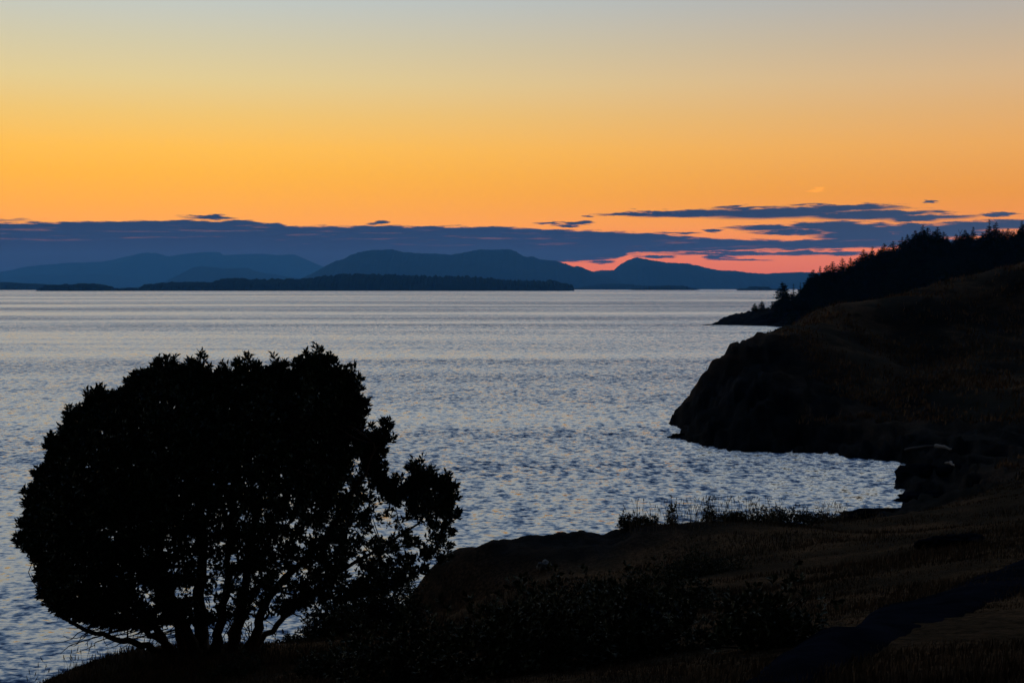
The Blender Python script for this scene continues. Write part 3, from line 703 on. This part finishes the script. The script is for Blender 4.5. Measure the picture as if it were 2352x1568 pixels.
# ------------------------------------------------------------------ shrubs
CPX = np.arange(596, 900, 4.0); CYV = []
for p_ in CPX:      # where the near slope meets the water, seen from the path
    yv = np.linspace(44, 84 + max(0, p_ - 850) * .2, 90); xv = (p_ - 512) / F * yv; CYV.append(yv[int(np.argmax((coast_h(xv, yv)[0] - CAMH) / yv))])
CYV = np.convolve(np.pad(CYV, 2, 'edge'), np.ones(5) / 5, 'valid')
def shrub(name, label, cat, pos, size, n_wh, leaf=.05, lw=.03, group=None, nl=6, stems_=14, mat=None, spike=.0):
    r = np.random.default_rng(int(abs(pos[0] * 97 + pos[1] * 31)) + n_wh); pos = np.asarray(pos, float)
    e_ = empty(name, pos); tag(e_, label, cat, group)
    d = r.normal(size=(n_wh, 3)); d /= np.linalg.norm(d, axis=1, keepdims=True); d[:, 2] = np.abs(d[:, 2])
    q_ = d * (r.random((n_wh, 1)) ** .45) * (1 + .35 * np.array([fbm(a_[0] * 2.4 + 9, a_[1] * 2.4 + a_[2] * 2 + pos[0], 3, 7) for a_ in d])[:, None] * 2)
    q_ = q_ * np.array(size)
    if spike: q_[:, 2] += (r.random(n_wh) < .12) * r.random(n_wh) * spike
    ax = d + np.array([0, 0, .5]) + r.normal(size=d.shape) * .3
    v, f = whorls(q_, ax, nl, leaf, lw, r); mesh_np('foliage', v, f, mat or M_leaf2, e_, False)
    ps = []
    for k in range(stems_):
        tp = q_[r.integers(n_wh)] * .95; ps.append(tube(bez([np.array([tp[0] * .1, tp[1] * .1, -.15]), tp * .5 + r.normal(size=3) * .05, tp], 6), np.linspace(.014, .004, 6), 4))
    v, f = join(ps); mesh_np('stems', v, f, M_twig, e_)
    return e_
def gp(px, py, y0=5, y1=110): return on_ground(px, py, y0, y1)
def gxy(px, Y): x_ = (px - 512) / F * Y; return np.array([x_, Y, ground(x_, Y)])
shrub('shrub', 'wide black thicket against the right side of the broad-crowned tree', 'shrub', gxy(345, 37.5), (1.5, 1.1, 1.75), 3600, .09, .045)
shrub('shrub', 'low dark shrub filling under the right end of the tree crown', 'shrub', gxy(392, 38.5), (1.3, 1.0, 2.0), 2800, .09, .045)
shrub('shrub', 'low rounded shrub where the tree thicket meets the dry grass', 'shrub', gxy(300, 36.5), (1.0, .7, .72), 1300, .08, .04)
shrub('shrub', 'small leafy shrub on the crest at the end of the rock outcrop', 'shrub', gxy(628, float(np.interp(628, CPX, CYV))), (.42, .35, .42), 260, .07, .04)
shrub('shrub', 'low leafy shrub just right of the small one at the outcrop end', 'shrub', gxy(645, float(np.interp(645, CPX, CYV))), (.5, .4, .26), 220, .07, .04)
shrub('shrub', 'narrow upright leafy sprig standing against the water', 'shrub', gxy(672, float(np.interp(672, CPX, CYV))), (.2, .2, .85), 120, .07, .04)
shrub('shrub', 'short upright sprig in the tall grass on the crest', 'shrub', gxy(710, float(np.interp(710, CPX, CYV))), (.3, .25, .68), 160, .07, .04)
shrub('shrub', 'flat dark bush in the grass at middle of the right crest', 'shrub', gxy(735, float(np.interp(735, CPX, CYV))), (.75, .5, .32), 400, .07, .035)
shrub('shrub', 'broad black bush on the crest below the cove', 'shrub', gxy(778, float(np.interp(778, CPX, CYV))), (1.5, .8, .6), 1100, .07, .035)
shrub('shrub', 'dark low bush at the right end of the crest grass', 'shrub', gxy(822, float(np.interp(822, CPX, CYV))), (1.2, .8, .4), 700, .07, .035)
G2 = 'low leafy bushes on the near slope'
fg = [(520,674,.6,.5,600,'leafy bush at the bottom edge, nearest the picture centre'),(560,650,.95,.5,800,'spreading leafy bush just above the bottom centre'),(625,655,.7,.5,700,'dark leafy bush right of the bottom centre'),(600,606,1.2,.45,600,'wide leafy bush halfway up the near slope'),
      (668,612,1.0,.55,800,'dark leafy bush between the wide bush and the mossy hump'),(240,676,.55,.32,260,'sparse twiggy shrub on the bottom edge below the tree'),(410,680,.6,.4,420,'small leafy bush at the bottom edge left of centre'),(330,678,.45,.3,260,'tiny shrub on the bottom edge below the thicket'),(770,645,.45,.32,300,'small twiggy bush left of the blue-grey rock ledge'),(700,575,1.3,.5,800,'dark bush high on the near slope under the crest')]
for px, py, sx_, sz_, n_, lb in fg:
    p = gp(px, py); shrub('shrub', lb, 'shrub', p, (sx_, sx_ * .8, sz_), n_, .06, .035, G2, spike=.35)

# ------------------------------------------------------------------ dry grass
def blades(X, Y, Z, H, W, r, leanv=.35):
    n = len(X); a_ = r.random(n) * 6.283; s = np.stack([np.cos(a_), np.sin(a_), np.zeros(n)], 1) * (W / 2)[:, None]
    b0 = np.stack([X, Y, Z - .03], 1); la = r.random(n) * 6.283; ld = np.stack([np.cos(la) + .4, np.sin(la), np.zeros(n)], 1) * (H * leanv * r.random(n))[:, None]
    m_ = b0 + np.stack([np.zeros(n), np.zeros(n), H * .55], 1) + ld * .35; tp = b0 + np.stack([np.zeros(n), np.zeros(n), H], 1) + ld
    V = np.stack([b0 - s, b0 + s, m_ + s * .7, m_ - s * .7, tp], 1).reshape(-1, 3); k = np.arange(n)[:, None] * 5
    return V, k + [0, 1, 2, 3], k + [3, 2, 4]
NB = 420000
th = rng.uniform(rad(-22), rad(23), NB); rr2 = np.exp(rng.uniform(math.log(6.5), math.log(105), NB))
X = rr2 * np.sin(th); Y = rr2 * np.cos(th); Z, RK = coast_h(X, Y)
pn = fbm(X / 2.5, Y / 2.5, 4, 33)
k_ = (Z > 1.2) & (RK < .35) & (rng.random(NB) < np.clip(.70 + pn * 1.3, .22, 1))
X, Y, Z, pn, rr2 = X[k_], Y[k_], Z[k_], pn[k_], rr2[k_]
Hh = (.04 + .11 * rng.random(len(X)) ** 1.5) * np.clip(.8 + pn * 1.3, .3, 1.6) * np.clip(rr2 / 22, .55, 1.25)
v, f4, f3 = blades(X, Y, Z, Hh, .006 + rr2 * .00045, rng)
o = mesh_np('dry_grass', v, [f4, f3], M_grass, smooth_=False); tag(o, 'tufted brown dry grass covering the near slope', 'grass', kind='stuff')
# clumps of grass on the headland beyond the cove
NH = 90000
th = rng.uniform(rad(5), rad(24), NH); r2_ = np.exp(rng.uniform(math.log(105), math.log(265), NH)); X = r2_ * np.sin(th); Y = r2_ * np.cos(th); Z, RK = coast_h(X, Y)
pn = fbm(X / 6, Y / 9, 4, 55); k_ = (Z > 1.5) & (RK < .5) & (rng.random(NH) < np.clip(.45 - pn * 1.6, .03, 1)); X, Y, Z = X[k_], Y[k_], Z[k_]
v, f4, f3 = blades(X, Y, Z, rng.uniform(.15, .6, len(X)), rng.uniform(.06, .22, len(X)), rng)
o = mesh_np('headland_grass', v, [f4, f3], M_hillgrass, smooth_=False); tag(o, 'brown grass clumps covering the hill of the near headland', 'grass', kind='stuff')
# tall stalks with seed heads along the crest
def stalks(n, pxr, Yf, hr, r, name, label):
    V = []; F4 = []; F3 = []; off = 0
    px = r.uniform(*pxr, n); cl = np.array([fbm(np.array([p / 12.0]), np.array([.5]), 3, 60)[0] for p in px]); px = px[cl + r.random(n) * .5 > .1]
    n = len(px); Yv = np.array([Yf(p) for p in px]) + r.normal(size=n) * 1.3; X = (px - 512) / F * Yv; Z = coast_h(X, Yv)[0]
    ok = Z > .6; X, Yv, Z = X[ok], Yv[ok], Z[ok]; n = len(X)
    H = r.uniform(*hr, n); la = r.normal(size=n) * .2
    parts = []
    for i in range(n):
        b0 = np.array([X[i], Yv[i], Z[i] - .05]); tp = b0 + np.array([la[i] * H[i], 0, H[i]]); md = (b0 + tp) / 2 + np.array([la[i] * -.12, 0, 0])
        parts.append(tube([b0, md, tp], [.0045 * Yv[i] / 45, .004 * Yv[i] / 45, .003 * Yv[i] / 45], 3))
        hd = tp - b0; hd /= np.linalg.norm(hd)
        parts.append(tube([tp - hd * .10, tp - hd * .04, tp + hd * .03], [.003, .012, .002], 4))
    v, f = join(parts); o = mesh_np(name, v, f, M_stalk, smooth_=False); tag(o, label, 'grass', kind='stuff')
def crestY(p): return float(np.interp(p, CPX, CYV))
stalks(620, (630, 895), crestY, (.4, 1.05), rng, 'tall_grass', 'thin pale grass stalks standing above the right crest against the water')
def crestL(p): return float(np.interp(p, [10, 87, 187, 261], [29.5, 31.5, 33.2, 33.5]))
stalks(210, (22, 265), crestL, (.15, .55), rng, 'tall_grass', 'thin grass stalks along the crest left of the tree against the water')
# short grass fringe on both crests
for (a_, b_, cf, n_, nm, lb) in ((20, 400, crestL, 5000, 'crest_grass', 'short grass fringe on the crest around the tree stems'), (620, 900, crestY, 6000, 'crest_grass', 'short dense grass fringe on the right crest')):
    px = rng.uniform(a_, b_, n_); Yv = np.array([cf(p) for p in px]) + rng.normal(size=n_) * 1.2; X = (px - 512) / F * Yv; Z = coast_h(X, Yv)[0]
    v, f4, f3 = blades(X, Yv, Z, rng.uniform(.03, .13, n_), np.full(n_, .02), rng); o = mesh_np(nm, v, [f4, f3], M_grass, smooth_=False); tag(o, lb, 'grass', kind='stuff')

# ------------------------------------------------------------------ rocks
def boulder(name, label, pos, size, mat, seed, rotz=0, cat='rock'):
    nu, nv = 64, 40; u_ = np.linspace(0, 2 * math.pi, nu, endpoint=False); v_ = np.linspace(.02, math.pi - .02, nv)
    U, Vv = np.meshgrid(u_, v_); n3 = np.stack([np.sin(Vv) * np.cos(U), np.sin(Vv) * np.sin(U), np.cos(Vv)], -1)
    rr3 = 1 + .55 * fbm(n3[..., 0] * 1.6 + seed, n3[..., 1] * 1.6 + n3[..., 2] * 1.3, 4, seed)
    rr3 = rr3 + .16 * ridged(n3[..., 0] * 2.6 + n3[..., 2] * 1.7 + seed, n3[..., 1] * 2.6 - n3[..., 2] * 2.1, 5, seed + 2)
    fac = np.round(rr3 * 7) / 7; rr3 = rr3 * .45 + fac * .55
    n3 = np.sign(n3) * np.abs(n3) ** .8
    P = (n3 * rr3[..., None] * np.array(size)).reshape(-1, 3)
    i = np.arange(nv - 1)[:, None] * nu + np.arange(nu)[None, :]; j = np.arange(nv - 1)[:, None] * nu + (np.arange(nu)[None, :] + 1) % nu
    o = mesh_np(name, P, np.stack([i, j, j + nu, i + nu], -1).reshape(-1, 4), mat); o.location = [float(a) for a in pos]; o.rotation_euler.z = rotz
    tag(o, label, cat); return o
boulder('boulder', 'small pale lichen-covered boulder on the face of the rock outcrop', gp(545, 566, 30, 60), (.22, .2, .16), M_lichen, 3)
boulder('boulder', 'dark flat boulder half sunk in the grass on the right of the near slope', gp(955, 545, 20, 90), (.75, .5, .22), M_slab, 7, .3)
boulder('boulder', 'grey boulder among the leafy bushes on the near slope', gp(640, 628, 8, 60), (.5, .4, .25), M_slab, 9, .6)
q_ = sea(903, 486); boulder('shore_rock', 'black rounded rock standing at the water edge of the cove', (q_[0] + 3.0, q_[1] + 1.5, .2), (2.7, 2.2, 1.25), M_slab, 12, .2)
q_ = sea(905, 499); boulder('shore_rock', 'low black rock just nearer than the rounded one in the cove', (q_[0] + 2.2, q_[1], -.1), (2.6, 1.2, .55), M_slab, 14, .1)
q_ = sea(680, 437); boulder('shore_rock', 'tiny black rock just off the tip of the headland', (q_[0], q_[1], 0), (1.0, .8, .4), M_slab, 15)
q_ = sea(700, 324.5); boulder('shore_rock', 'flat reef rock barely showing off the far wooded point', (q_[0] + 6, q_[1], -.1), (5, 3, .45), M_slab, 16)
q_ = sea(846, 518); boulder('shore_rock', 'long low rock showing above the water beyond the tall grass', (q_[0] + 1.5, q_[1], 0), (2.2, .7, .5), M_slab, 17, .1)
q_ = sea(870, 517); boulder('shore_rock', 'low rock at the near shore of the cove beyond the grass', (q_[0] + 1.5, q_[1], 0), (2.2, .9, .6), M_slab, 19, .1)
# the smooth ledge at lower right
ue = [(726,688),(760,668),(796,646),(846,630),(876,606),(926,597),(962,581),(1024,558),(1060,546)]
le = [(812,690),(824,683),(858,664),(893,645),(925,631),(957,617),(989,603),(1024,591),(1060,578)]
UE = bez([gp(*p, 5, 60) for p in ue], 70); LE = bez([gp(*p, 5, 60) for p in le], 70)
nc = 26; tt = np.linspace(0, 1, nc)
G = UE[:, None, :] * (1 - tt)[None, :, None] + LE[:, None, :] * tt[None, :, None]
G[..., 2] = coast_h(G[..., 0], G[..., 1])[0]
bul = (np.sin(np.clip(tt, 0, 1) * math.pi) ** .45)[None, :]
lift = bul * .12 * (1 + .4 * fbm(G[..., 0] * 1.1, G[..., 1] * .5, 4, 40)) - .05 + .05 * ridged(G[..., 0] * 1.5, G[..., 1] * .6, 4, 44) * bul
G[..., 2] += lift
o = mesh_np('rock_ledge', G.reshape(-1, 3), grid_faces(70, nc), M_slab)
tag(o, 'long smooth blue-black rock ledge running diagonally up to the right edge', 'rock')

# ------------------------------------------------------------------ driftwood
def log(label, p0, p1, r0, seed, forks=0):
    r = np.random.default_rng(seed); p0 = np.array(p0); p1 = np.array(p1); mid = (p0 + p1) / 2 + np.array([0, 0, .1])
    e_ = (p0 + p1) / 2; W_ = bez([p0, (p0 + mid) / 2 + r.normal(size=3) * .1, mid, (mid + p1) / 2 + r.normal(size=3) * .1, p1], 16)
    ps = [tube(W_ - e_, np.linspace(r0, r0 * .55, 16) * (1 + .15 * r.normal(size=16)), 9)]
    for k in range(forks):
        j = 9 + k * 2; q = W_[min(j, 15)] - e_; ps.append(tube([q, q + np.array([.3, 0, .5 + .3 * k]), q + np.array([.5, .1, 1.1 + .3 * k])], [r0 * .4, r0 * .3, .03], 6))
    v, f = join(ps); o = mesh_np('driftwood_log', v, f, M_drift); o.location = [float(a) for a in e_]; tag(o, label, 'driftwood')
def raised(px, py, dz, y0=60, y1=200): p = on_ground(px, py, y0, y1); return p + np.array([0, 0, dz])
log('long pale driftwood log lying across the back of the cove beach', raised(905, 456.5, .2), raised(936, 450, .25), .17, 1, 0)
log('short pale driftwood piece at the right end of the long log', raised(936, 449, .3), raised(952, 452.5, .25), .2, 2, 0)
log('small pale log lying askew on the dark shore rocks', raised(945.5, 466, .3), raised(955.5, 469.5, .3), .14, 3, 0)

# ------------------------------------------------------------------ haze (the air over the sound)
def haze_box(x0, x1, y0, y1, z0, z1):
    v = [(x, y, z) for z in (z0, z1) for y in (y0, y1) for x in (x0, x1)]
    f = np.array([[0, 2, 3, 1], [4, 5, 7, 6], [0, 1, 5, 4], [2, 6, 7, 3], [0, 4, 6, 2], [1, 3, 7, 5]])
    m = bpy.data.materials.new('haze_air'); m.use_nodes = True; t = m.node_tree; t.nodes.clear()
    pv = t.nodes.new('ShaderNodeVolumePrincipled'); pv.inputs['Color'].default_value = (.09, .37, .86, 1)
    pv.inputs['Density'].default_value = HAZE_K; pv.inputs['Anisotropy'].default_value = .55
    o_ = t.nodes.new('ShaderNodeOutputMaterial'); t.links.new(pv.outputs[0], o_.inputs['Volume'])
    o = mesh_np('haze', v, f, m, smooth_=False); tag(o, 'thin blue evening haze over the water', 'haze', kind='stuff')
haze_box(-40000, 40000, -9500, 46000, -8, BOX_TOP)
